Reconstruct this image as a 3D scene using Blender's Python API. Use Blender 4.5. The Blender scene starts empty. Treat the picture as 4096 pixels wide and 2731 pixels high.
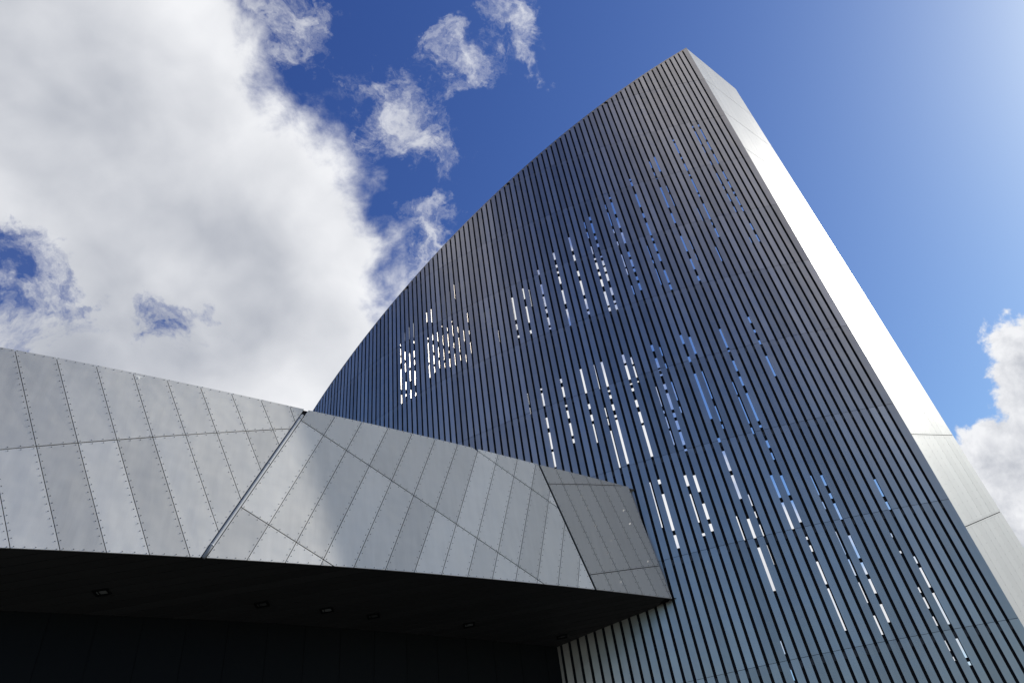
import bpy, bmesh, math, random
from mathutils import Vector, Matrix
random.seed(7)
scene = bpy.context.scene
COL = scene.collection
R_ = math.radians

# ------------------------------------------------------------------ camera
EYE = 1.6
cam_data = bpy.data.cameras.new('camera')
cam_data.sensor_width = 36.0
cam_data.lens = 24.0
cam_data.clip_end = 5000.0
cam = bpy.data.objects.new('camera', cam_data)
COL.objects.link(cam)
# pitched up 39.75 degrees and rolled 8.9 degrees, standing at the origin facing +Y
CAM_R = Matrix(((0.987902, 0.155079, 0.0), (0.099168, -0.631733, -0.768817), (-0.119227, 0.759516, -0.639469)))
cam.matrix_world = Matrix.Translation((0, 0, EYE)) @ CAM_R.to_4x4()
scene.camera = cam

# ------------------------------------------------------------------ sky and sun
SUN_AZ, SUN_EL = 74.0, 35.0           # azimuth clockwise from +Y
SUN = Vector((math.sin(R_(SUN_AZ)) * math.cos(R_(SUN_EL)), math.cos(R_(SUN_AZ)) * math.cos(R_(SUN_EL)), math.sin(R_(SUN_EL))))
sun_data = bpy.data.lights.new('sun', 'SUN')
sun_data.energy = 5.0
sun_data.angle = R_(0.53)
sun_data.color = (1.0, 0.955, 0.88)
sun = bpy.data.objects.new('sun', sun_data)
COL.objects.link(sun)
sun.rotation_euler = SUN.to_track_quat('Z', 'Y').to_euler()

world = bpy.data.worlds.new('World')
scene.world = world
world.use_nodes = True
WT = world.node_tree
WN, WL = WT.nodes, WT.links
WN.clear()

def wn(kind, **kw):
    n = WN.new(kind)
    for k, v in kw.items():
        setattr(n, k, v)
    return n

def setin(n, i, v):
    if hasattr(v, 'is_output'):
        n.id_data.links.new(v, n.inputs[i])
    else:
        n.inputs[i].default_value = v

def wmath(op, a, b=0.0, c=0.0, clamp=False):
    n = wn('ShaderNodeMath', operation=op, use_clamp=clamp)
    setin(n, 0, a); setin(n, 1, b); setin(n, 2, c)
    return n.outputs[0]

def wvec(op, a, b=(0, 0, 0)):
    n = wn('ShaderNodeVectorMath', operation=op)
    setin(n, 0, a); setin(n, 1, b)
    return n.outputs['Value'] if op in ('DISTANCE', 'DOT_PRODUCT', 'LENGTH') else n.outputs[0]

def wnoise(vec, scale, detail, rough, lac=2.0):
    n = wn('ShaderNodeTexNoise', noise_dimensions='3D')
    setin(n, 'Vector', vec)
    n.inputs['Scale'].default_value = scale
    n.inputs['Detail'].default_value = detail
    n.inputs['Roughness'].default_value = rough
    n.inputs['Lacunarity'].default_value = lac
    return n

def wstep(v, lo, hi):
    n = wn('ShaderNodeMapRange', interpolation_type='SMOOTHSTEP')
    setin(n, 0, v)
    n.inputs[1].default_value = lo; n.inputs[2].default_value = hi
    n.inputs[3].default_value = 0.0; n.inputs[4].default_value = 1.0
    return n.outputs[0]

sky = wn('ShaderNodeTexSky', sky_type='NISHITA')
sky.sun_disc = False
sky.sun_elevation = R_(SUN_EL)
sky.sun_rotation = R_(SUN_AZ)
sky.altitude = 50.0
sky.air_density = 1.0
sky.dust_density = 0.72
sky.ozone_density = 2.2
tc = wn('ShaderNodeTexCoord')
DIR = tc.outputs['Generated']

# banks of cloud: centre direction and angular radius of each mass
CLOUD = [(-0.475, 0.386, 0.791, 0.258), (-0.385, 0.625, 0.679, 0.262), (-0.469, 0.265, 0.842, 0.195), (-0.55, 0.627, 0.552, 0.203)]
CLOUD += [(-0.033, 0.755, 0.655, 0.108), (0.11, 0.714, 0.691, 0.075), (0.104, 0.857, 0.505, 0.123), (-0.124, 0.808, 0.576, 0.1), (0.275, 0.915, 0.296, 0.118), (0.414, 0.885, 0.215, 0.104), (0.218, 0.888, 0.405, 0.07)]
CUMULUS = [(0.522, 0.775, 0.352, 0.04), (0.611, 0.693, 0.382, 0.081), (0.561, 0.764, 0.318, 0.084), (0.621, 0.656, 0.428, 0.044), (0.551, 0.757, 0.351, 0.051), (0.565, 0.795, 0.22, 0.11)]
WISP = [(-0.116, 0.515, 0.849, 0.044), (-0.086, 0.54, 0.837, 0.041), (-0.132, 0.47, 0.873, 0.028), (-0.023, 0.461, 0.887, 0.031), (0.052, 0.422, 0.905, 0.033), (0.059, 0.466, 0.883, 0.022), (-0.092, 0.637, 0.766, 0.037), (-0.115, 0.666, 0.737, 0.028), (-0.21, 0.389, 0.897, 0.037), (-0.24, 0.363, 0.9, 0.03)]
HOLE = [(-0.580, 0.508, 0.638, 0.044), (-0.441, 0.625, 0.644, 0.018), (-0.55, 0.548, 0.635, 0.019)]
# scattered cloud added outside the frame, seed chosen for its reflection in the slats
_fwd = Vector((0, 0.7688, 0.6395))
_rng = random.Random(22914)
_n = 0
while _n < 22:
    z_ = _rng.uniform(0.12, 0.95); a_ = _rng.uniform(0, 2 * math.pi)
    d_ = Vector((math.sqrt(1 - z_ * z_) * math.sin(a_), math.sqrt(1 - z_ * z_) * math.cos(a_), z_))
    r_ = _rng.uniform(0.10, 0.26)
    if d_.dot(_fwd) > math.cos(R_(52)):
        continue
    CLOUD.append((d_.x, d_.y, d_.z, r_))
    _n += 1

warp1 = wnoise(DIR, 5.0, 3.0, 0.55)
wv = wvec('MULTIPLY_ADD', warp1.outputs['Color'], (0.07, 0.07, 0.07))
wv.node.inputs[2].default_value = (-0.035, -0.035, -0.035)
DW = wvec('ADD', DIR, wv)

warp2 = wnoise(DW, 15.0, 5.0, 0.6)
wv2 = wvec('MULTIPLY_ADD', warp2.outputs['Color'], (0.15, 0.15, 0.15))
wv2.node.inputs[2].default_value = (-0.075, -0.075, -0.075)
DW2 = wvec('ADD', DW, wv2)

def field(blobs, vec, k, grow=1.0):
    """signed depth inside the union of the masses, in tenths of a radian"""
    acc = None
    for x, y, z, r in blobs:
        f = wmath('MULTIPLY_ADD', wvec('DISTANCE', vec, (x, y, z)), -10.0, 10.0 * r * grow)
        acc = f if acc is None else wmath('SMOOTH_MAX', acc, f, k)
    return acc

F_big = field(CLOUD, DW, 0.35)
F_cum = field(CUMULUS, DW, 0.08)
F_wisp = field(WISP, DW2, 0.15, 1.02)
F_hole = field(HOLE, DW2, 0.15)
fb = wnoise(DW, 8.0, 10.0, 0.60).outputs['Fac']
mid = wnoise(DW, 13.0, 9.0, 0.58).outputs['Fac']
lo1 = wnoise(DW, 3.2, 4.0, 0.5).outputs['Fac']
lo2 = wnoise(wvec('ADD', DW, tuple(SUN * 0.07)), 3.2, 4.0, 0.5).outputs['Fac']
md2 = wnoise(wvec('ADD', DW, tuple(SUN * 0.012)), 13.0, 9.0, 0.58).outputs['Fac']
fine = wnoise(DW2, 20.0, 9.0, 0.62).outputs['Fac']
# the broad bank
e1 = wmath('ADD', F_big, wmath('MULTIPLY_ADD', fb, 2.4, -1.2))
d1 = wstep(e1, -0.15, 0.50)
hole = wstep(wmath('ADD', F_hole, wmath('MULTIPLY_ADD', fine, 1.3, -0.65)), -0.30, 0.28)
d1 = wmath('MULTIPLY', d1, wmath('MULTIPLY_ADD', hole, -0.97, 1.0))
deep = wstep(wmath('ADD', F_big, wmath('MULTIPLY_ADD', lo1, 4.5, -2.25)), 0.0, 2.4)
lit1 = wmath('MULTIPLY_ADD', wmath('SUBTRACT', lo1, lo2), 2.2, 1.0)
lit1 = wmath('SUBTRACT', lit1, wmath('MULTIPLY', deep, 0.66))
lit1 = wmath('ADD', lit1, wmath('MULTIPLY_ADD', fb, 0.5, -0.25), clamp=True)
# the crisp cumulus
e3 = wmath('ADD', F_cum, wmath('MULTIPLY_ADD', mid, 1.5, -0.75))
d3 = wstep(e3, -0.03, 0.10)
lit3 = wmath('MULTIPLY_ADD', wmath('SUBTRACT', mid, md2), 3.0, 1.0)
lit3 = wmath('SUBTRACT', lit3, wmath('MULTIPLY', wstep(e3, 0.1, 0.75), 0.42), clamp=True)
# thin torn scraps
e2 = wmath('ADD', F_wisp, wmath('MULTIPLY_ADD', fine, 1.5, -0.80))
d2 = wmath('MULTIPLY', wstep(e2, -0.22, 0.48), 0.78)
dens = wmath('MAXIMUM', wmath('MAXIMUM', d1, d2), d3)
lmix = wn('ShaderNodeMix', data_type='FLOAT'); setin(lmix, 0, d3); setin(lmix, 2, lit1); setin(lmix, 3, lit3)
lit = lmix.outputs[0]
cmix = wn('ShaderNodeMix', data_type='RGBA')
setin(cmix, 0, lit)
cmix.inputs[6].default_value = (3.3, 3.6, 4.3, 1)
cmix.inputs[7].default_value = (9.0, 9.1, 9.4, 1)
fmix = wn('ShaderNodeMix', data_type='RGBA')
setin(fmix, 0, dens)
# deepen the blue as the photograph's exposure does
sep = wn('ShaderNodeSeparateColor'); WL.new(sky.outputs[0], sep.inputs[0])
com = wn('ShaderNodeCombineColor')
for ch, (gain, power) in enumerate(((15.0, 1.42), (16.0, 1.38), (13.5, 1.0))):
    setin(com, ch, wmath('MULTIPLY', wmath('POWER', wmath('MULTIPLY', sep.outputs[ch], 0.1), power), gain))
WL.new(com.outputs[0], fmix.inputs[6])
WL.new(cmix.outputs[2], fmix.inputs[7])
bg = wn('ShaderNodeBackground')
bg.inputs['Strength'].default_value = 0.1
WL.new(fmix.outputs[2], bg.inputs['Color'])
wo = wn('ShaderNodeOutputWorld')
WL.new(bg.outputs[0], wo.inputs[0])

world.cycles.sampling_method = 'MANUAL'
world.cycles.sample_map_resolution = 256

scene.view_settings.view_transform = 'Standard'
scene.view_settings.look = 'None'
scene.view_settings.exposure = 0.0
scene.view_settings.gamma = 1.0
scene.view_settings.use_curve_mapping = False
scene.render.engine = 'CYCLES'

# openings in the lining, per gap: (lower z, upper z, share of the gap)
OPEN = {10: [(29.19, 29.88, 0.27), (30.4, 32.18, 0.27), (32.74, 33.25, 0.27), (33.47, 34.5, 0.27)], 11: [(29.57, 29.73, 0.27), (30.16, 30.8, 0.27), (31.69, 32.47, 0.27), (32.8, 33.53, 0.27), (34.55, 35.33, 0.16)], 12: [(29.19, 29.86, 0.27), (30.67, 31.56, 0.27), (31.84, 33.13, 0.27), (34.44, 35.63, 0.16)], 13: [(29.17, 29.4, 0.27), (30.09, 31.28, 0.27), (31.83, 32.26, 0.27), (32.54, 33.11, 0.27), (33.84, 34.01, 0.27), (34.37, 35.76, 0.16)], 16: [(30.02, 31.13, 0.27), (31.33, 33.11, 0.27), (33.41, 33.58, 0.27), (35.07, 35.99, 0.27)], 17: [(30.2, 30.71, 0.27), (30.94, 31.7, 0.27), (32.02, 32.67, 0.27), (33.09, 33.58, 0.27), (34.78, 36.05, 0.27)], 18: [(30.39, 31.01, 0.27), (31.31, 32.19, 0.27), (32.75, 33.57, 0.27), (34.57, 36.46, 0.16)], 19: [(30.17, 30.55, 0.27), (30.85, 31.78, 0.27), (32.15, 33.04, 0.27), (33.81, 33.95, 0.27), (34.34, 36.84, 0.16)], 20: [(30.01, 30.71, 0.27), (31.22, 31.39, 0.27), (31.78, 32.92, 0.27), (33.21, 33.48, 0.27), (34.09, 36.57, 0.16)], 21: [(29.93, 30.9, 0.27), (31.44, 31.84, 0.27), (32.48, 33.46, 0.27), (33.77, 33.89, 0.27), (34.65, 36.74, 0.16)], 22: [(30.11, 30.55, 0.27), (30.85, 32.09, 0.27), (32.55, 33.08, 0.27), (35.76, 37.19, 0.27)], 23: [(29.75, 30.34, 0.27), (31.51, 32.49, 0.27), (36.21, 37.13, 0.16)], 24: [(30.25, 31.19, 0.27), (31.92, 32.26, 0.27), (33.03, 33.89, 0.27), (35.59, 37.02, 0.16)], 27: [(32.25, 33.12, 0.16)], 28: [(31.89, 33.28, 0.16)], 29: [(30.14, 31.05, 0.27)], 32: [(23.84, 24.3, 0.3), (24.55, 25.34, 0.3), (29.76, 29.95, 1.0), (30.46, 30.93, 0.7), (31.32, 33.33, 1.0)], 34: [(20.0, 20.95, 1.0), (21.13, 22.22, 1.0), (22.52, 23.23, 1.0), (24.07, 24.98, 1.0), (25.21, 25.33, 1.0), (29.69, 29.96, 1.0), (30.63, 32.05, 1.0), (32.75, 33.73, 0.7)], 35: [(31.87, 33.39, 0.3)], 37: [(21.04, 21.3, 1.0), (21.51, 22.34, 1.0), (22.68, 23.2, 1.0), (23.47, 23.61, 1.0), (24.17, 24.88, 1.0), (25.2, 25.48, 1.0), (29.42, 29.56, 1.0), (29.77, 30.42, 1.0), (30.82, 31.16, 1.0), (31.4, 32.27, 1.0), (32.51, 33.41, 1.0), (34.21, 34.8, 1.0)], 40: [(20.6, 21.79, 0.6), (22.01, 22.41, 1.0), (22.81, 23.14, 1.0), (23.91, 25.66, 1.0), (29.04, 30.52, 1.0), (30.99, 32.2, 1.0), (32.81, 33.47, 1.0), (33.78, 33.96, 1.0), (34.24, 34.6, 1.0), (35.12, 35.8, 1.0)], 42: [(18.76, 21.04, 0.6), (21.43, 21.84, 0.4), (21.96, 22.56, 0.4), (23.89, 25.63, 0.3)], 43: [(18.84, 21.59, 1.0), (21.75, 21.91, 1.0), (22.23, 22.62, 1.0), (23.03, 23.26, 1.0), (23.5, 23.61, 1.0), (23.83, 25.66, 1.0), (29.46, 29.72, 1.0), (29.92, 30.79, 1.0), (31.14, 32.42, 1.0), (32.87, 33.33, 1.0), (34.22, 34.89, 1.0), (35.31, 36.67, 1.0)], 45: [(15.04, 17.49, 0.4)], 46: [(13.87, 14.52, 1.0), (14.76, 16.69, 1.0), (17.26, 17.5, 1.0), (18.85, 20.78, 1.0), (20.94, 21.65, 1.0), (21.98, 22.44, 1.0), (23.06, 23.25, 1.0), (23.51, 23.59, 1.0), (23.85, 24.89, 1.0), (25.06, 25.68, 1.0), (29.16, 29.46, 1.0), (29.63, 30.83, 1.0), (31.3, 31.92, 1.0), (32.27, 32.6, 1.0), (32.89, 33.48, 1.0), (33.77, 33.91, 1.0), (34.24, 35.08, 0.5), (35.92, 36.54, 0.6), (36.91, 37.6, 0.5)], 47: [(23.52, 23.62, 0.6), (23.83, 24.67, 0.6), (24.83, 25.32, 0.6), (29.01, 29.51, 1.0), (29.67, 29.86, 1.0), (30.34, 30.99, 1.0), (31.61, 32.24, 1.0), (32.46, 32.86, 1.0), (33.03, 33.47, 1.0), (33.79, 33.92, 1.0), (34.81, 35.14, 1.0), (35.54, 35.91, 1.0), (36.2, 37.24, 1.0), (37.55, 37.91, 1.0)], 49: [(14.14, 14.27, 1.0), (14.83, 16.32, 0.5), (16.76, 17.35, 1.0), (19.15, 20.01, 0.4), (20.17, 20.9, 0.4), (21.12, 21.3, 0.4), (21.58, 22.89, 0.3)], 50: [(14.26, 14.63, 1.0), (14.87, 15.68, 1.0), (16.32, 17.23, 1.0), (18.63, 18.75, 1.0), (19.0, 19.79, 1.0), (19.93, 20.5, 1.0), (20.71, 20.99, 1.0), (21.21, 22.29, 1.0), (22.55, 22.91, 1.0), (23.49, 23.63, 1.0), (23.81, 23.92, 1.0), (24.06, 24.75, 1.0), (25.28, 25.73, 1.0), (29.83, 30.6, 0.5), (31.57, 32.14, 0.5), (32.29, 33.45, 0.5), (34.1, 34.72, 0.5), (35.58, 35.96, 0.5), (36.32, 37.73, 0.5), (38.09, 38.58, 0.4)], 51: [(20.87, 21.27, 0.4), (21.68, 22.92, 0.5), (23.84, 24.22, 0.5), (24.78, 25.42, 0.5), (30.02, 30.62, 1.0), (30.89, 31.21, 1.0), (31.64, 31.94, 1.0), (32.11, 32.78, 1.0), (33.03, 33.5, 1.0), (34.27, 35.42, 1.0), (35.89, 36.93, 1.0), (37.34, 38.59, 1.0), (39.0, 39.18, 1.0)], 53: [(7.5, 7.96, 0.3), (8.51, 9.03, 0.3), (13.5, 14.68, 0.4)], 54: [(11.04, 13.02, 1.0), (13.48, 14.43, 1.0), (15.47, 16.74, 1.0), (16.99, 18.11, 1.0), (18.63, 18.88, 1.0), (20.06, 23.03, 1.0), (23.83, 24.24, 1.0), (25.18, 25.84, 1.0), (29.95, 31.38, 0.4), (31.86, 32.16, 0.5), (32.39, 33.51, 0.3)], 55: [(12.14, 13.05, 0.2), (13.49, 14.04, 0.4), (14.39, 14.7, 0.4), (15.0, 15.59, 0.4), (19.33, 19.58, 0.5), (19.79, 20.74, 0.5), (21.22, 23.06, 0.5), (24.3, 25.54, 1.0), (29.35, 29.79, 1.0), (29.94, 31.06, 1.0), (31.88, 32.56, 1.0), (32.81, 33.52, 1.0), (33.81, 34.16, 1.0), (34.34, 35.59, 1.0), (36.12, 36.58, 1.0), (37.25, 38.66, 1.0), (39.48, 40.03, 1.0), (40.2, 40.38, 1.0)], 58: [(13.51, 14.83, 1.0), (15.08, 16.27, 1.0), (18.63, 19.01, 0.6), (19.27, 20.92, 0.5), (21.09, 21.91, 0.4)], 59: [(8.93, 10.68, 0.6), (10.87, 11.87, 0.7), (12.34, 12.62, 0.6), (12.9, 13.03, 0.6), (13.74, 14.83, 1.0), (15.11, 16.15, 1.0), (17.03, 17.42, 0.6), (17.7, 18.12, 1.0), (18.37, 18.63, 0.5), (18.89, 19.03, 1.0), (19.29, 21.04, 1.0), (21.54, 22.14, 1.0), (22.52, 23.23, 1.0), (23.81, 23.98, 1.0), (24.16, 25.54, 1.0), (29.45, 29.86, 1.0), (30.44, 31.38, 1.0), (32.08, 33.53, 1.0), (34.82, 35.82, 1.0), (36.41, 38.61, 1.0), (39.45, 39.63, 1.0), (39.96, 40.33, 0.5), (40.86, 41.62, 0.6)], 60: [(31.13, 31.7, 0.3), (32.11, 32.98, 0.3), (36.43, 37.63, 0.4), (37.9, 38.6, 0.4), (40.24, 41.97, 1.0)], 62: [(8.52, 9.28, 0.6), (9.81, 10.68, 0.4), (10.98, 11.7, 0.5), (11.93, 12.99, 0.3), (14.1, 14.46, 0.4), (14.81, 15.82, 0.4)], 63: [(8.93, 9.66, 1.0), (10.12, 10.73, 1.0), (10.94, 11.46, 1.0), (11.66, 12.7, 1.0), (13.48, 14.27, 1.0), (14.52, 14.78, 1.0), (15.19, 15.73, 1.0), (21.67, 23.03, 1.0), (23.83, 24.15, 1.0), (24.72, 24.93, 1.0), (25.45, 25.9, 1.0), (30.56, 31.84, 0.5), (34.37, 35.65, 0.3)], 64: [(32.61, 33.46, 1.0), (33.8, 34.06, 0.5), (34.33, 35.93, 1.0), (36.69, 36.95, 1.0), (37.15, 38.63, 1.0), (38.97, 39.16, 1.0), (39.48, 40.39, 1.0), (41.0, 41.19, 1.0), (41.66, 42.91, 1.0), (43.17, 43.36, 1.0)], 67: [(7.14, 7.29, 0.4), (7.51, 7.9, 0.4), (8.48, 8.84, 0.5), (9.17, 9.62, 0.6), (9.82, 10.04, 0.5), (11.53, 11.63, 0.6), (12.27, 12.45, 0.4)], 68: [(6.9, 7.03, 1.0), (7.18, 7.92, 1.0), (8.46, 9.72, 1.0), (9.96, 10.8, 1.0), (11.0, 11.3, 0.6), (13.5, 13.88, 1.0), (14.15, 15.02, 1.0), (31.51, 32.0, 0.4), (34.48, 35.02, 0.5), (35.56, 36.36, 0.6), (36.85, 37.19, 0.5), (37.43, 38.63, 0.5), (39.6, 40.02, 0.5), (41.05, 41.79, 0.4), (42.06, 43.74, 0.6), (44.2, 44.41, 1.0)], 69: [(31.47, 32.13, 0.7), (32.58, 33.19, 0.7), (34.42, 34.81, 1.0), (35.02, 35.92, 1.0), (36.22, 36.42, 1.0), (36.88, 37.54, 1.0), (37.79, 38.65, 1.0), (39.52, 40.7, 1.0), (41.26, 42.2, 1.0), (42.49, 43.84, 1.0), (44.17, 44.44, 1.0)]}
ROOF = [3.62e-05, 0.0022202, -0.512844, 45.1888066]
CC = (19.752, 82.8362, 52.9212)

# ------------------------------------------------------------------ materials
def mat(name, base, metallic=0.0, rough=0.5, var=0.0, streak=0.0, rvar=0.0, bump=0.0, bscale=1.5, nscale=0.8, rand=0.0, island=False, warm=None, spec=0.5):
    m = bpy.data.materials.new(name)
    m.use_nodes = True
    nt = m.node_tree
    N, L = nt.nodes, nt.links
    b = N['Principled BSDF']
    b.inputs['Metallic'].default_value = metallic
    b.inputs['Roughness'].default_value = rough
    b.inputs['Specular IOR Level'].default_value = spec
    geo = N.new('ShaderNodeNewGeometry')
    pos = geo.outputs['Position']
    def noise(vec, scale, detail=4.0, r=0.55):
        n = N.new('ShaderNodeTexNoise'); L.new(vec, n.inputs['Vector'])
        n.inputs['Scale'].default_value = scale; n.inputs['Detail'].default_value = detail; n.inputs['Roughness'].default_value = r
        return n.outputs['Fac']
    def mth(op, a, b_=0.0, c_=0.0):
        n = N.new('ShaderNodeMath'); n.operation = op
        for i, v in enumerate((a, b_, c_)):
            if hasattr(v, 'is_output'): L.new(v, n.inputs[i])
            else: n.inputs[i].default_value = v
        return n.outputs[0]
    val = None
    def add(x):
        nonlocal val
        val = x if val is None else mth('ADD', val, x)
    if var: add(mth('MULTIPLY_ADD', noise(pos, nscale), var * 2, -var))
    if streak:
        mp = N.new('ShaderNodeMapping'); L.new(pos, mp.inputs[0]); mp.inputs['Scale'].default_value = (5, 5, 0.45)
        s = noise(mp.outputs[0], 1.0, 5.0, 0.6)
        blot = noise(pos, 0.45, 3.0)
        add(mth('MULTIPLY', mth('MULTIPLY_ADD', s, streak * 2, -streak), mth('MULTIPLY_ADD', blot, 2.2, -0.3)))
    if rand:
        if island: rr = geo.outputs['Random Per Island']
        else:
            oi = N.new('ShaderNodeObjectInfo'); rr = oi.outputs['Random']
        add(mth('MULTIPLY_ADD', rr, rand * 2, -rand))
    if val is not None:
        hsv = N.new('ShaderNodeHueSaturation')
        hsv.inputs['Color'].default_value = (*base, 1)
        L.new(mth('ADD', val, 1.0), hsv.inputs['Value'])
        col = hsv.outputs[0]
        if warm:
            mx = N.new('ShaderNodeMix'); mx.data_type = 'RGBA'; mx.blend_type = 'MULTIPLY'
            L.new(mth('MULTIPLY', noise(pos, 0.33, 3.0), 1.0), mx.inputs[0])
            L.new(col, mx.inputs[6]); mx.inputs[7].default_value = (*warm, 1)
            col = mx.outputs[2]
        L.new(col, b.inputs['Base Color'])
    else:
        b.inputs['Base Color'].default_value = (*base, 1)
    if rvar: L.new(mth('MULTIPLY_ADD', noise(pos, 1.7), rvar * 2, rough - rvar), b.inputs['Roughness'])
    if bump:
        bp = N.new('ShaderNodeBump'); bp.inputs['Distance'].default_value = 1.0; bp.inputs['Strength'].default_value = bump
        L.new(noise(pos, bscale, 2.0), bp.inputs['Height']); L.new(bp.outputs[0], b.inputs['Normal'])
    return m

M_slat = mat('weathered_slat_aluminium', (0.51, 0.475, 0.43), 1.0, 0.34, var=0.10, streak=0.12, rvar=0.05, rand=0.14, bump=0.01, bscale=1.2, warm=(1.0, 0.95, 0.90))
M_slat_i = mat('weathered_slat_aluminium_joined', (0.51, 0.475, 0.43), 1.0, 0.34, var=0.10, streak=0.12, rvar=0.05, rand=0.14, island=True, bump=0.01, bscale=1.2, warm=(1.0, 0.95, 0.90))
M_skin = mat('dull_facade_aluminium', (0.60, 0.595, 0.58), 0.25, 0.38, var=0.08, nscale=0.4, streak=0.12, rvar=0.06, rand=0.15, bump=0.05, bscale=0.7, warm=(1.0, 0.98, 0.95))
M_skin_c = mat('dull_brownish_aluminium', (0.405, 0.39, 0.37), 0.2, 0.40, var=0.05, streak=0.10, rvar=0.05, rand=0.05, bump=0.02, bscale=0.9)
M_end = mat('bright_end_aluminium', (0.47, 0.47, 0.465), 0.25, 0.40, var=0.04, rvar=0.04, rand=0.05, spec=0.3)
M_rivet = mat('dark_rivet', (0.03, 0.03, 0.03), 0.2, 0.6)
M_dark = mat('black_backing', (0.012, 0.012, 0.013), 0.0, 0.8, spec=0.1)
M_gut = mat('grey_gutter_steel', (0.30, 0.32, 0.36), 0.1, 0.6, var=0.12, streak=0.2)
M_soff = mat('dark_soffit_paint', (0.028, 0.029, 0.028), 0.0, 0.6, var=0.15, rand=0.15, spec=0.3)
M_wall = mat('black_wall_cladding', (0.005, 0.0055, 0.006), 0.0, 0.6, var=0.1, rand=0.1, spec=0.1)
M_lens = mat('lamp_lens', (0.16, 0.17, 0.16), 0.0, 0.35, var=0.2, nscale=14)
M_lens_dim = mat('painted_dim_lens', (0.05, 0.053, 0.05), 0.0, 0.5, var=0.2, nscale=14)  # copy of the lens with its dimness put into a darker colour
M_roof = mat('grey_roof_sheet', (0.3, 0.3, 0.3), 0.3, 0.5, var=0.1)
M_drop = mat('white_dropping', (0.8, 0.8, 0.78), 0.0, 0.7)
M_pave = mat('grey_paving', (0.10, 0.10, 0.098), 0.0, 0.85, var=0.2, nscale=0.5)

# ------------------------------------------------------------------ mesh helpers
def mesh_obj(name, verts, faces, material, parent=None, smooth=False):
    me = bpy.data.meshes.new(name)
    me.from_pydata([tuple(v) for v in verts], [], faces)
    me.materials.append(material)
    if smooth:
        for p in me.polygons: p.use_smooth = True
    me.update()
    o = bpy.data.objects.new(name, me)
    COL.objects.link(o)
    if parent: o.parent = parent
    return o

class MB:
    def __init__(self): self.v = []; self.f = []
    def prism(self, front, back):
        n = len(front); b = len(self.v)
        self.v += list(front) + list(back)
        self.f.append(tuple(range(b, b + n)))
        self.f.append(tuple(range(b + 2 * n - 1, b + n - 1, -1)))
        for i in range(n):
            j = (i + 1) % n
            self.f.append((b + i, b + n + i, b + n + j, b + j))
    def quad(self, a, b_, c, d):
        b = len(self.v); self.v += [a, b_, c, d]; self.f.append((b, b + 1, b + 2, b + 3))
    def box(self, c, ax, ay, az):
        p = [c + ax * sx + ay * sy + az * sz for sz in (-1, 1) for sy in (-1, 1) for sx in (-1, 1)]
        b = len(self.v); self.v += p
        for f in ((0, 2, 3, 1), (4, 5, 7, 6), (0, 1, 5, 4), (2, 6, 7, 3), (0, 4, 6, 2), (1, 3, 7, 5)):
            self.f.append(tuple(b + i for i in f))
    def rivet(self, p, n, r, h):
        u = n.cross(Vector((0, 0, 1))).normalized(); w = n.cross(u)
        b = len(self.v); K = 6
        for k in range(K):
            a = k * 2 * math.pi / K
            self.v.append(p + (u * math.cos(a) + w * math.sin(a)) * r - n * 0.004)
        for k in range(K):
            a = k * 2 * math.pi / K
            self.v.append(p + (u * math.cos(a) + w * math.sin(a)) * r * 0.7 + n * h)
        for k in range(K):
            j = (k + 1) % K
            self.f.append((b + k, b + j, b + K + j, b + K + k))
        self.f.append(tuple(b + K + k for k in range(K)))
    def build(self, name, material, parent=None, smooth=False):
        return mesh_obj(name, self.v, self.f, material, parent, smooth)

def thing(name, label, cat, loc=(0, 0, 0), group=None):
    o = bpy.data.objects.new(name, None)
    COL.objects.link(o); o.location = loc
    o['label'] = label; o['category'] = cat
    if group: o['group'] = group
    return o

def attach(o, parent):
    """parent a mesh modelled in world coordinates: only the roots are moved, never the parts"""
    o.parent = parent
    if parent.parent is None:
        o.matrix_parent_inverse = Matrix.Translation(parent.location).inverted()

def clip(poly, a, b, keep_left, off=0.0):
    """clip a 2-D polygon with the line a->b; keep one side, backed off by off"""
    d = Vector((b[0] - a[0], b[1] - a[1])).normalized()
    n = Vector((-d.y, d.x)) * (1 if keep_left else -1)
    def s(p): return (p[0] - a[0]) * n.x + (p[1] - a[1]) * n.y - off
    out = []
    for i in range(len(poly)):
        p, q = poly[i], poly[(i + 1) % len(poly)]
        sp, sq = s(p), s(q)
        if sp >= 0: out.append(p)
        if (sp >= 0) != (sq >= 0):
            t = sp / (sp - sq)
            out.append((p[0] + (q[0] - p[0]) * t, p[1] + (q[1] - p[1]) * t))
    return out

def area2(poly):
    return 0.5 * sum(poly[i][0] * poly[(i + 1) % len(poly)][1] - poly[(i + 1) % len(poly)][0] * poly[i][1] for i in range(len(poly)))

# ------------------------------------------------------------------ ground
g = mesh_obj('ground', [(-900, -900, 0), (900, -900, 0), (900, 900, 0), (-900, 900, 0)], [(0, 1, 2, 3)], M_pave)
g['kind'] = 'structure'; g['label'] = 'grey paved forecourt around the building'

# ------------------------------------------------------------------ entrance wing: geometry of its long leaning facade
ZB = 11.6                                  # underside level
LEAN = 0.085
NBK = Vector((-0.53, 0.848))               # horizontal direction the facade leans back
FCO = (0.006471, 0.72672, 27.547819)       # plan curve y(x) at the lower edge
def fplan(x): return FCO[0] * x * x + FCO[1] * x + FCO[2]
def fpt(x, z, depth=0.0):
    n = fnorm(x)
    o = NBK * ((z - ZB) * LEAN)
    return Vector((x + o.x, fplan(x) + o.y, z)) - n * depth
def fnorm(x):
    s = 2 * FCO[0] * x + FCO[1]
    t = Vector((1, s, 0)).normalized()
    up = Vector((NBK.x * LEAN, NBK.y * LEAN, 1)).normalized()
    n = t.cross(up).normalized()
    return n if n.y < 0 else -n

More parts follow.
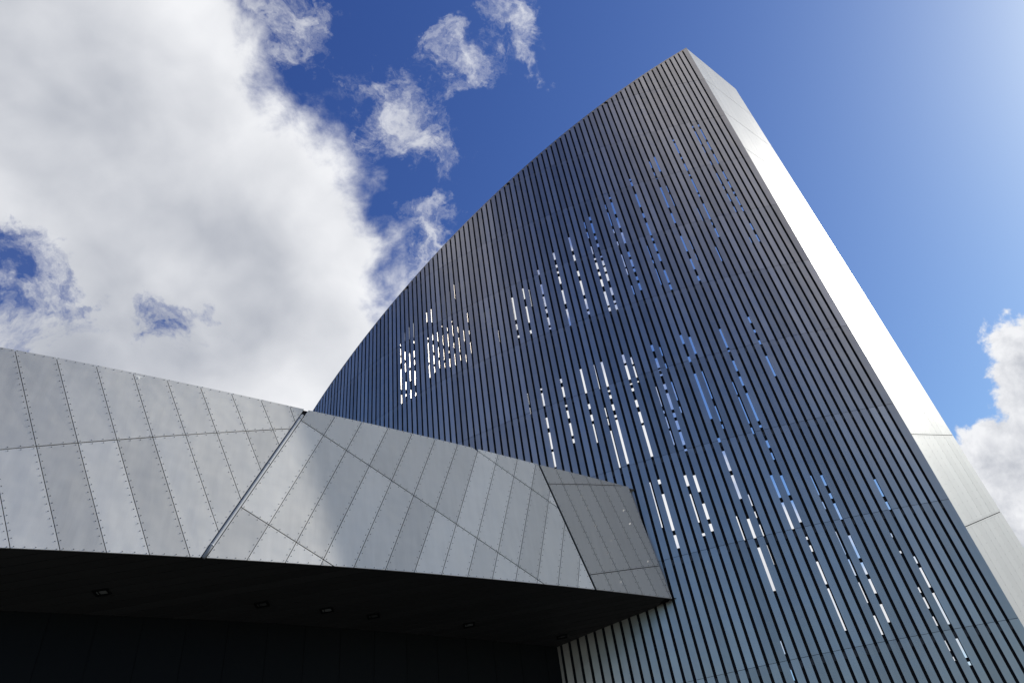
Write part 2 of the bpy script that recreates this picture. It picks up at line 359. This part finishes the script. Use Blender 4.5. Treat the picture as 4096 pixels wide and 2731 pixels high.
XL = -26.0
TOPL = [(-17.881, 19.346), (-8.485, 18.321), (0.66, 17.57), (4.921, 17.367)]
sl = (TOPL[0][1] - TOPL[1][1]) / (TOPL[0][0] - TOPL[1][0])
TOPL = [(XL, TOPL[0][1] + sl * (XL - TOPL[0][0]))] + TOPL[1:]
def ftop(x):
    for (x0, z0), (x1, z1) in zip(TOPL, TOPL[1:]):
        if x <= x1: return z0 + (z1 - z0) * (x - x0) / (x1 - x0)
    return TOPL[-1][1]
AB = ((-8.43, 18.321), (-10.93, 11.6))
BC = ((0.63, 17.57), (1.86, 11.6))
ENDX = ((4.921, 17.367), (5.318, 11.6))
SEAM_A = [[(-17.449, 19.268), (-14.41, 11.584)], [(-16.254, 19.11), (-13.322, 11.575)], [(-15.088, 18.972), (-12.28, 11.567)], [(-13.985, 18.843), (-11.261, 11.565)], [(-12.944, 18.729), (-10.633, 12.521)], [(-11.89, 18.58), (-10.15, 13.828)], [(-10.911, 18.513), (-9.679, 15.132)], [(-9.954, 18.43), (-9.234, 16.437)], [(-8.992, 18.336), (-8.772, 17.617)]]
SEAM_A = [[(SEAM_A[0][0][0] - 1.2 * k, SEAM_A[0][0][1] + 0.13 * k), (SEAM_A[0][1][0] - 1.12 * k, 11.584)] for k in range(8, 0, -1)] + SEAM_A
CROSS_A = [[(-16.684, 14.985), (-8.871, 17.254)]]
CROSS_B = [[(-10.141, 13.565), (-7.289, 11.565)], [(-8.598, 17.748), (-0.208, 11.581)], [(-2.154, 17.785), (1.045, 15.35)]]
SEAM_B = [[(-7.431, 18.18), (-9.794, 11.571)], [(-6.475, 18.121), (-8.743, 11.56)], [(-5.511, 18.049), (-7.73, 11.556)], [(-4.607, 17.962), (-6.738, 11.58)], [(-3.708, 17.899), (-5.769, 11.576)], [(-2.827, 17.802), (-4.844, 11.578)], [(-2.009, 17.688), (-3.944, 11.569)], [(-1.157, 17.692), (-3.055, 11.569)], [(-0.319, 17.649), (-2.178, 11.579)], [(0.479, 17.567), (-1.326, 11.587)], [(0.872, 16.219), (-0.511, 11.592)], [(1.204, 14.608), (0.309, 11.587)], [(1.517, 12.998), (1.11, 11.601)]]
CROSS_C = [[(1.803, 12.248), (5.255, 13.167)], [(0.895, 16.574), (4.481, 17.33)]]
SEAM_C = [[(1.382, 17.521), (2.586, 11.572)], [(2.077, 17.459), (3.267, 11.577)], [(2.791, 17.413), (3.95, 11.572)], [(3.493, 17.362), (4.626, 11.571)], [(4.14, 17.361), (5.262, 11.585)]]

W0 = fpt(-8, ZB)
wing = thing('entrance_wing', 'long low wing of riveted pale aluminium panels running up to the tall slatted tower', 'building', (W0.x, W0.y, 0))

# backing behind the panels, its roof and its end closures
mb = MB()
xs = [XL + (5.31 - XL) * i / 40 for i in range(41)]
xb = [XL + (4.88 - XL) * i / 40 for i in range(41)]
for a, b in zip(xb, xb[1:]):
    mb.quad(fpt(a, ZB + 0.02, 0.05), fpt(b, ZB + 0.02, 0.05), fpt(b, ftop(b) - 0.03, 0.05), fpt(a, ftop(a) - 0.03, 0.05))
mb.quad(fpt(4.88, ZB + .02, .05), fpt(5.29, ZB + .02, .05), fpt(4.9, 17.33, .05), fpt(4.88, 17.33, .05))
facade = mb.build('facade', M_dark, None); attach(facade, wing)
facade['label'] = 'dark backing sheet behind the pale panels'

GAPW = 0.019
SECTIONS = (('A', [(XL, ZB), AB[1], AB[0], (XL, ftop(XL))], SEAM_A, CROSS_A),
            ('B', [AB[1], BC[1], BC[0], AB[0]], SEAM_B, CROSS_B),
            ('C', [BC[1], ENDX[1], ENDX[0], BC[0]], SEAM_C, CROSS_C))
rv = MB()
def put_rivets(poly, spacing=0.27, inset=0.055):
    n = len(poly)
    for i in range(n):
        p = Vector(poly[i]); q = Vector(poly[(i + 1) % n])
        e = q - p; L = e.length
        if L < 0.25: continue
        d = e / L; nn = Vector((-d.y, d.x))
        k = max(1, int(round((L - 2 * inset) / spacing)))
        for j in range(k):
            t = inset + (L - 2 * inset) * j / k
            c = p + d * t + nn * inset
            rv.rivet(fpt(c.x, c.y), fnorm(c.x), 0.0165, 0.012)
for nm, region, seams, crosses in SECTIONS:
    inset = 0.075 if nm == 'A' else 0.05
    reg = region
    if nm in 'AB': reg = clip(reg, AB[1], AB[0], nm == 'A', 0.075)
    if nm in 'BC': reg = clip(reg, BC[1], BC[0], nm == 'B', 0.045)
    strips = [None] + list(seams) + [None]
    for l, r in zip(strips, strips[1:]):
        s = reg
        if l: s = clip(s, l[1], l[0], False, GAPW / 2)
        if r and len(s) > 2: s = clip(s, r[1], r[0], True, GAPW / 2)
        if len(s) < 3: continue
        bands = [None] + list(crosses) + [None]
        for lo, hi in zip(bands, bands[1:]):
            c = s
            if lo: c = clip(c, lo[0], lo[1], True, GAPW * 0.9)
            if hi and len(c) > 2: c = clip(c, hi[0], hi[1], False, GAPW * 0.9)
            if len(c) < 3 or abs(area2(c)) < 0.01: continue
            if area2(c) < 0: c = c[::-1]
            jit = random.uniform(-0.002, 0.002)
            front = [fpt(x, z, jit) for x, z in c]
            back = [fpt(x, z, 0.04) for x, z in c]
            m = MB(); m.prism(front, back)
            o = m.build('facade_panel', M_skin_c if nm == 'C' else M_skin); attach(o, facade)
            put_rivets(c)
o = rv.build('rivets', M_rivet); attach(o, wing); o['kind'] = 'stuff'; o['label'] = 'small dark rivets along every panel joint'

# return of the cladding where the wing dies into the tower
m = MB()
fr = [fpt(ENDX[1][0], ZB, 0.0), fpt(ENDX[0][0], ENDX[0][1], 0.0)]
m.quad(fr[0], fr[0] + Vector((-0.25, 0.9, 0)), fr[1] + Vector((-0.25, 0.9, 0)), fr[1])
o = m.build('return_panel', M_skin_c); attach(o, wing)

# half-round gutter lying in the slanting joint between the first two panel fields
def tube(pts, r, name, material, K=10):
    m = MB()
    rings = []
    for i, p in enumerate(pts):
        t = (pts[min(i + 1, len(pts) - 1)] - pts[max(i - 1, 0)]).normalized()
        u = t.cross(Vector((0, 1, 0))).normalized(); w = t.cross(u)
        b = len(m.v); rings.append(b)
        for k in range(K):
            a = k * 2 * math.pi / K
            m.v.append(p + (u * math.cos(a) + w * math.sin(a)) * r)
    for b0, b1 in zip(rings, rings[1:]):
        for k in range(K):
            j = (k + 1) % K
            m.f.append((b0 + k, b0 + j, b1 + j, b1 + k))
    m.f.append(tuple(rings[0] + k for k in range(K))[::-1]); m.f.append(tuple(rings[-1] + k for k in range(K)))
    return m.build(name, material, None, True)
gp = []
for i in range(13):
    t = 0.045 + 0.955 * i / 12
    gp.append(fpt(AB[0][0] + (AB[1][0] - AB[0][0]) * t, AB[0][1] + (AB[1][1] - AB[0][1]) * t, 0.02))
gut = tube(gp, 0.062, 'gutter_pipe', M_gut); attach(gut, wing); gut['label'] = 'slanting grey pipe between two panel fields'
for t in (0.03, 0.39, 0.93):
    i = min(11, int(t * 12)); p = gp[i].lerp(gp[i + 1], t * 12 - i); d = (gp[i + 1] - gp[i]).normalized()
    o = tube([p - d * 0.03, p + d * 0.03], 0.069, 'pipe_collar', M_gut); o.parent = gut

# soffit: local frame along the lower edge
A0 = Vector((-15.386, 17.886, 0)); U = Vector((0.83207, 0.55467, 0)); NB3 = Vector((-0.55467, 0.83207, 0)); SLOPE = 0.14117
def spt(u, n, dz=0.0): return A0 + U * u + NB3 * n + Vector((0, 0, ZB - SLOPE * n + dz))
def u_of(x): return (x - A0.x) * U.x + (fplan(x) - A0.y) * U.y
def n_of(x): return (x - A0.x) * NB3.x + (fplan(x) - A0.y) * NB3.y
edge = [(u_of(x), n_of(x) + 0.03) for x in xs]
def back_n(u): return 3.70 + 1.07 * max(0.0, (u - 7.0) / 14.5) ** 1.4 if u < 30 else 5.0
region = [(u, n) for u, n in edge] + [(u, back_n(u)) for u in [26.0 - i * (26.0 - edge[0][0]) / 30 for i in range(31)]]
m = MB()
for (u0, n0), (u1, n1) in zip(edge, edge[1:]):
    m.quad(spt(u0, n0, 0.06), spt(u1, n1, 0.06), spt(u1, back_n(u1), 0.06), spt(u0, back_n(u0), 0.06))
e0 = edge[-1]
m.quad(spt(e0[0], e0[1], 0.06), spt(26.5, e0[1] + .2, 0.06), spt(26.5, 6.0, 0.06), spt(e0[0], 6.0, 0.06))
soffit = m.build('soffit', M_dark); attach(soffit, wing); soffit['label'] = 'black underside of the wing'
LAMPS = [(2.45, 2.18), (7.58, 2.38), (9.99, 2.53), (11.9, 2.78), (16.19, 3.11), (21.19, 3.75)]
# boards run slantwise across the underside
ang = R_(-27.0); bd = Vector((math.cos(ang), math.sin(ang))); bn = Vector((-bd.y, bd.x))
PITCH = 0.42
def convex_region(u0, u1):
    """slice of the underside between two stations: keeps each clip convex"""
    def en(u):
        for (a, n0), (b, n1) in zip(edge, edge[1:]):
            if a <= u <= b: return n0 + (n1 - n0) * (u - a) / (b - a)
        return edge[-1][1] + 0.2 if u > edge[-1][0] else edge[0][1]
    return [(u0, en(u0)), (u1, en(u1)), (u1, back_n(u1)), (u0, back_n(u0))]
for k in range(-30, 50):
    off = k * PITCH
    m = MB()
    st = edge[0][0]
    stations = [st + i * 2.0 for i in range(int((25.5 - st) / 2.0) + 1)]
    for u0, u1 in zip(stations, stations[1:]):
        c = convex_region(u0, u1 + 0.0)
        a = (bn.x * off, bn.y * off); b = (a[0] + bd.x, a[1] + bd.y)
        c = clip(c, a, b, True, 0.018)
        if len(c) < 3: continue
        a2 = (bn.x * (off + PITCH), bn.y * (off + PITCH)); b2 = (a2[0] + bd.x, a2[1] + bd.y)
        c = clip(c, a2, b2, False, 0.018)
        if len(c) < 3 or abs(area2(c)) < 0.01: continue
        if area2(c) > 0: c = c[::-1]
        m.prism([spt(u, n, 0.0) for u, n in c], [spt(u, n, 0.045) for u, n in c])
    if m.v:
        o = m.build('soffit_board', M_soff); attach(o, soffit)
# roof sheet of the wing, out of sight from below
m = MB()
for a, b in zip(xs, xs[1:]):
    pa, pb = fpt(a, ftop(a) - 0.05, 0.04), fpt(b, ftop(b) - 0.05, 0.04)
    m.quad(pa, pb, pb + NB3 * 7, pa + NB3 * 7)
o = m.build('roof', M_roof); attach(o, wing)
# recessed wall under the soffit
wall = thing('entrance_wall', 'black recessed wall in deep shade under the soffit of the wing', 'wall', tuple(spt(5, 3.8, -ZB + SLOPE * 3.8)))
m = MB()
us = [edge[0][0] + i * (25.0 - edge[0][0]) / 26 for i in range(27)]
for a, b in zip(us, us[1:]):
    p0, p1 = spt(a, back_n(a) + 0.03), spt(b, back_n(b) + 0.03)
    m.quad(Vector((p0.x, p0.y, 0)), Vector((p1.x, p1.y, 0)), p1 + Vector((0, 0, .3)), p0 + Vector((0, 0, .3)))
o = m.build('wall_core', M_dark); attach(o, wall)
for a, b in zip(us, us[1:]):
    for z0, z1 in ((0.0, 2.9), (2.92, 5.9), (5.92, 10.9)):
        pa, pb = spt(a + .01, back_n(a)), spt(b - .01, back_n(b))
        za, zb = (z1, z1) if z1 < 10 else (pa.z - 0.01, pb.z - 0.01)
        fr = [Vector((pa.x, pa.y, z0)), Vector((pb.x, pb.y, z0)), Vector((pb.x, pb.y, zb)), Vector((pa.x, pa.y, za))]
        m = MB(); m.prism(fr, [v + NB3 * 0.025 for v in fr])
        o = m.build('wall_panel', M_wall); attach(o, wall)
# floodlights let into the soffit
WHERE = ['leftmost, nearest the striped boards', 'dim one, second from the left', 'pale lens, third from the left', 'dim one, fourth from the left', 'pale lens, second from the tower', 'nearest the slatted tower']
for li, ((u, n), wh) in enumerate(zip(LAMPS, WHERE)):
    c = spt(u, n, -0.012)
    t = thing('downlight', 'small recessed floodlight in the black soffit, ' + wh, 'lamp', tuple(c), 'floodlights in the soffit')
    ax = (U * bd.x + NB3 * bd.y - Vector((0, 0, SLOPE * bd.y))).normalized(); ay = (U * bn.x + NB3 * bn.y - Vector((0, 0, SLOPE * bn.y))).normalized(); az = ax.cross(ay).normalized()
    if az.z < 0: az = -az
    m = MB(); Z0 = Vector((0, 0, 0))
    m.box(ay * 0.15, ax * 0.24, ay * 0.035, az * 0.03); m.box(-ay * 0.15, ax * 0.24, ay * 0.035, az * 0.03)
    m.box(ax * 0.205, ax * 0.035, ay * 0.1145, az * 0.03); m.box(-ax * 0.205, ax * 0.035, ay * 0.1145, az * 0.03)
    o = m.build('frame', M_wall, t)
    m = MB(); m.box(az * 0.004 + ay * 0.0, ax * 0.1695, ay * 0.114, az * 0.006)
    o = m.build('lens', M_lens_dim if li in (1, 3, 5) else M_lens, t)
    m = MB(); m.box(ax * -0.09 - az * 0.014, ax * 0.012, ay * 0.112, az * 0.01); o = m.build('bracket', M_wall, t)
# splash of bird dropping on the top edge
bx, bz = -13.788, 18.74
pts = [(-.1, .04), (-.02, .05), (.09, .02), (.1, -.01), (.03, -.015), (.012, -.12), (-.012, -.125), (-.03, -.02), (-.1, -.01)]
fr = [fpt(bx + a, bz + b, -0.006) for a, b in pts]
m = MB(); m.prism(fr, [p - fnorm(bx) * 0.006 for p in fr])
o = m.build('bird_dropping', M_drop); attach(o, wing); o['label'] = 'white bird dropping on the upper edge'

# ------------------------------------------------------------------ tower
CX, CY, RAD = CC
ARC0, ARCP = -143.56704, -0.4704999
EDGE_ARC = -178.396
def tpt(a, z, inset=0.0):
    r = RAD - inset
    return Vector((CX + r * math.sin(R_(a)), CY + r * math.cos(R_(a)), z))
def roof_z(a):
    t = a + 160.0
    return ((ROOF[0] * t + ROOF[1]) * t + ROOF[2]) * t + ROOF[3]
SEAMZ = [53.74673 - 5.2331018 * k + EYE for k in range(11)]
GHALF = math.degrees(0.066 / RAD)
E0 = tpt(EDGE_ARC, 0)
tower = thing('slatted_tower', 'tall curved tower clad in dark blue-grey vertical metal slats with a bright white end face', 'tower', tuple(E0))
I0 = -40
gaps = list(range(I0, 74))
inv = CAM_R.transposed()
def seen_area(poly):
    """projected size from the viewer's place, zero when off frame or behind the wing"""
    ps = []
    c = sum(poly, Vector()) / len(poly)
    d = c - Vector((0, 0, EYE))
    # behind the wing?
    for s in [i / 60 for i in range(20, 60)]:
        q = Vector((0, 0, EYE)) + d * s
        if XL < q.x < 5.3 and abs(q.y - fplan(q.x)) < 0.9 and ZB < q.z < ftop(q.x) + 0.3: return 0.0
    for p in poly:
        v = inv @ (p - Vector((0, 0, EYE)))
        if v.z > -0.1: return 0.0
        ps.append((v.x / -v.z, v.y / -v.z))
    cx = sum(p[0] for p in ps) / len(ps); cy = sum(p[1] for p in ps) / len(ps)
    if abs(cx) > 0.80 or abs(cy) > 0.58: return 0.0
    return abs(area2(ps))
cells = []
for i in gaps:
    # slat to the right of gap i
    a0 = ARC0 + ARCP * i - GHALF
    a1 = ARC0 + ARCP * (i + 1) + GHALF if i < 73 else EDGE_ARC
    am = (a0 + a1) / 2
    top = roof_z(am)
    zs = [0.0] + sorted(z for z in SEAMZ if z > 0.5)
    for j, z0 in enumerate(zs):
        z1 = zs[j + 1] if j + 1 < len(zs) else 99.0
        if z0 > min(roof_z(a0), roof_z(a1)) - 0.15: continue
        t0, t1 = min(z1 - 0.008, roof_z(a0) - 0.02), min(z1 - 0.008, roof_z(a1) - 0.02)
        fr = [tpt(a1, z0 + 0.008), tpt(a0, z0 + 0.008), tpt(a0, t0), tpt(a1, t1)]
        jit = random.uniform(-0.004, 0.004)
        inn = Vector((CX - tpt(am, 0).x, CY - tpt(am, 0).y, 0)).normalized()
        fr = [p + inn * (jit + random.uniform(-0.002, 0.002)) for p in fr]
        cells.append((seen_area(fr), fr, [p + inn * 0.025 for p in fr]))
cells.sort(key=lambda c: -c[0])
rest = MB()
for k, (ar, fr, bk) in enumerate(cells):
    if k < 300:
        m = MB(); m.prism(fr, bk)
        o = m.build('slat_panel', M_slat); attach(o, tower)
    else:
        rest.prism(fr, bk)
o = rest.build('slat_panels', M_slat_i); attach(o, tower); o['kind'] = 'stuff'; o['label'] = 'the remaining smaller panels of the vertical slats'
# dark lining behind the slats; the open slots let daylight through the hollow tower
lin = MB()
def strip(a_l, a_r, z0, z1):
    if z1 - z0 < 0.005: return
    ins = 0.042
    lin.quad(tpt(a_r, z0, ins), tpt(a_l, z0, ins), tpt(a_l, z1, ins), tpt(a_r, z1, ins))
for i in gaps:
    a = ARC0 + ARCP * i
    al = a - ARCP * 0.5 if i > I0 else a + GHALF
    ar = a + ARCP * 0.5 if i < 73 else EDGE_ARC
    top = roof_z(a) - 0.06
    holes = OPEN.get(i, [])
    z = 0.0
    for z0, z1, w in holes:
        z1 = min(z1, top)
        if z0 >= z1: continue
        strip(al, ar, z, z0)
        # keep the lining behind the slats themselves, and over the rest of the gap
        gl, gr = a + GHALF * 1.15, a - GHALF * 1.15
        strip(al, gl, z0, z1)
        strip(gl + (gr - gl) * w, ar, z0, z1)
        if i >= 18:  # added black fins stop the sun streaking through these slots onto the wing
            for ga in (a + GHALF * 1.05, a - GHALF * 1.05):
                lin.quad(tpt(ga, z0, 0.03), tpt(ga, z0, 0.12), tpt(ga, z1, 0.12), tpt(ga, z1, 0.03))
        z = z1
    strip(al, ar, z, top)
o = lin.build('lining', M_dark); attach(o, tower); o['label'] = 'black lining seen in the gaps between the slats'
# small fixing brackets in the gaps at each horizontal joint
br = MB()
for i in gaps:
    a = ARC0 + ARCP * i
    for z in SEAMZ:
        if 0.5 < z < roof_z(a) - 0.3:
            c = tpt(a, z - 0.22, 0.03)
            inn = Vector((CX - c.x, CY - c.y, 0)).normalized(); tg = Vector((-inn.y, inn.x, 0))
            br.box(c, tg * 0.058, inn * 0.009, Vector((0, 0, 0.13)))
M_brk = mat('dark_bracket', (0.03, 0.03, 0.032), 0.3, 0.6)
o = br.build('brackets', M_brk); attach(o, tower); o['kind'] = 'stuff'; o['label'] = 'dark fixing brackets between slats at the joints'
# coping along the curved top
cp = MB()
N_ = 120
for k in range(N_):
    a0 = -124.5 + (EDGE_ARC + 124.5) * k / N_; a1 = -124.5 + (EDGE_ARC + 124.5) * (k + 1) / N_
    z0, z1 = roof_z(a0), roof_z(a1)
    p = [tpt(a0, z0 - 0.015, -0.012), tpt(a1, z1 - 0.015, -0.012), tpt(a1, z1 + 0.04, -0.012), tpt(a0, z0 + 0.04, -0.012)]
    q = [tpt(a0, z0 - 0.015, 0.4), tpt(a1, z1 - 0.015, 0.4), tpt(a1, z1 + 0.04, 0.4), tpt(a0, z0 + 0.04, 0.4)]
    cp.prism(p[::-1], q[::-1])
o = cp.build('coping', M_slat); attach(o, tower)

# end face: bright riveted sheet on a flat plane turning back from the corner
END_AZ = 51.0
ue = Vector((math.sin(R_(END_AZ)), math.cos(R_(END_AZ)), 0)); ne = Vector((math.cos(R_(END_AZ)), -math.sin(R_(END_AZ)), 0))
tb = math.tan(R_(33.85))
EL = (tb * E0.y - E0.x) / (ue.x - tb * ue.y)
RB = (Vector((E0.x, E0.y, 0)) + ue * EL).length
levels = []
for j in range(-3, 10):
    zf = 10.55 + 4.757 * j; zb = RB * (0.3042 + 0.1097 * j)
    levels.append((zf + EYE, zb + EYE))
levels = [(max(a, 0.0), max(b, 0.0)) for a, b in levels if max(a, b) > 0]
levels = levels[:-1] + [(53.46 + EYE, RB * 1.2892 + EYE)] if levels[-1][0] > 50 else levels + [(53.46 + EYE, RB * 1.2892 + EYE)]
levels = [l for k, l in enumerate(levels) if k == len(levels) - 1 or l[0] < 52]
def ept(s, z, d=0.0): return Vector((E0.x, E0.y, 0)) + ue * s + Vector((0, 0, z)) - ne * d
m = MB()
m.quad(ept(0, 0, .04), ept(EL, 0, .04), ept(EL, levels[-1][1] - .03, .04), ept(0, levels[-1][0] - .03, .04))
endw = m.build('end_face', M_dark); attach(endw, tower); endw['label'] = 'bright white riveted end face of the tower'
NC = 8
er = MB()
M_erv = mat('grey_rivet', (0.40, 0.40, 0.40), 0.4, 0.5)
for (f0, b0), (f1, b1) in zip(levels, levels[1:]):
    for k in range(NC):
        s0, s1 = EL * k / NC, EL * (k + 1) / NC
        t0, t1 = s0 / EL, s1 / EL
        g_ = 0.018
        z00, z01 = f0 + (b0 - f0) * t0 + g_, f0 + (b0 - f0) * t1 + g_
        z10, z11 = f1 + (b1 - f1) * t0 - g_, f1 + (b1 - f1) * t1 - g_
        if z10 - z00 < 0.05: continue
        j = random.uniform(-0.001, 0.001)
        sa, sb = s0 + (0.0015 if k else 0), s1 - (0.0015 if k < NC - 1 else 0)
        fr = [ept(sa, z00, j), ept(sb, z01, j), ept(sb, z11, j), ept(sa, z10, j)]
        mm = MB(); mm.prism(fr, [p - ne * 0.03 for p in fr])
        o = mm.build('end_panel', M_end); attach(o, endw)
        nn = max(2, int((z10 - z00) / 0.36))
        for q in range(nn if k < NC - 1 else 0):
            t = (q + 0.5) / nn
            er.rivet(ept(sb - 0.05, z01 + (z11 - z01) * t), ne, 0.016, 0.008)
        for q in range(3):
            t = (q + 0.5) / 3
            er.rivet(ept(sa + (sb - sa) * t, z00 + (z01 - z00) * t + 0.07), ne, 0.015, 0.008)
            er.rivet(ept(sa + (sb - sa) * t, z10 + (z11 - z10) * t - 0.07), ne, 0.015, 0.008)
o = er.build('rivets', M_erv); attach(o, tower); o['kind'] = 'stuff'; o['label'] = 'grey rivets of the white end face'
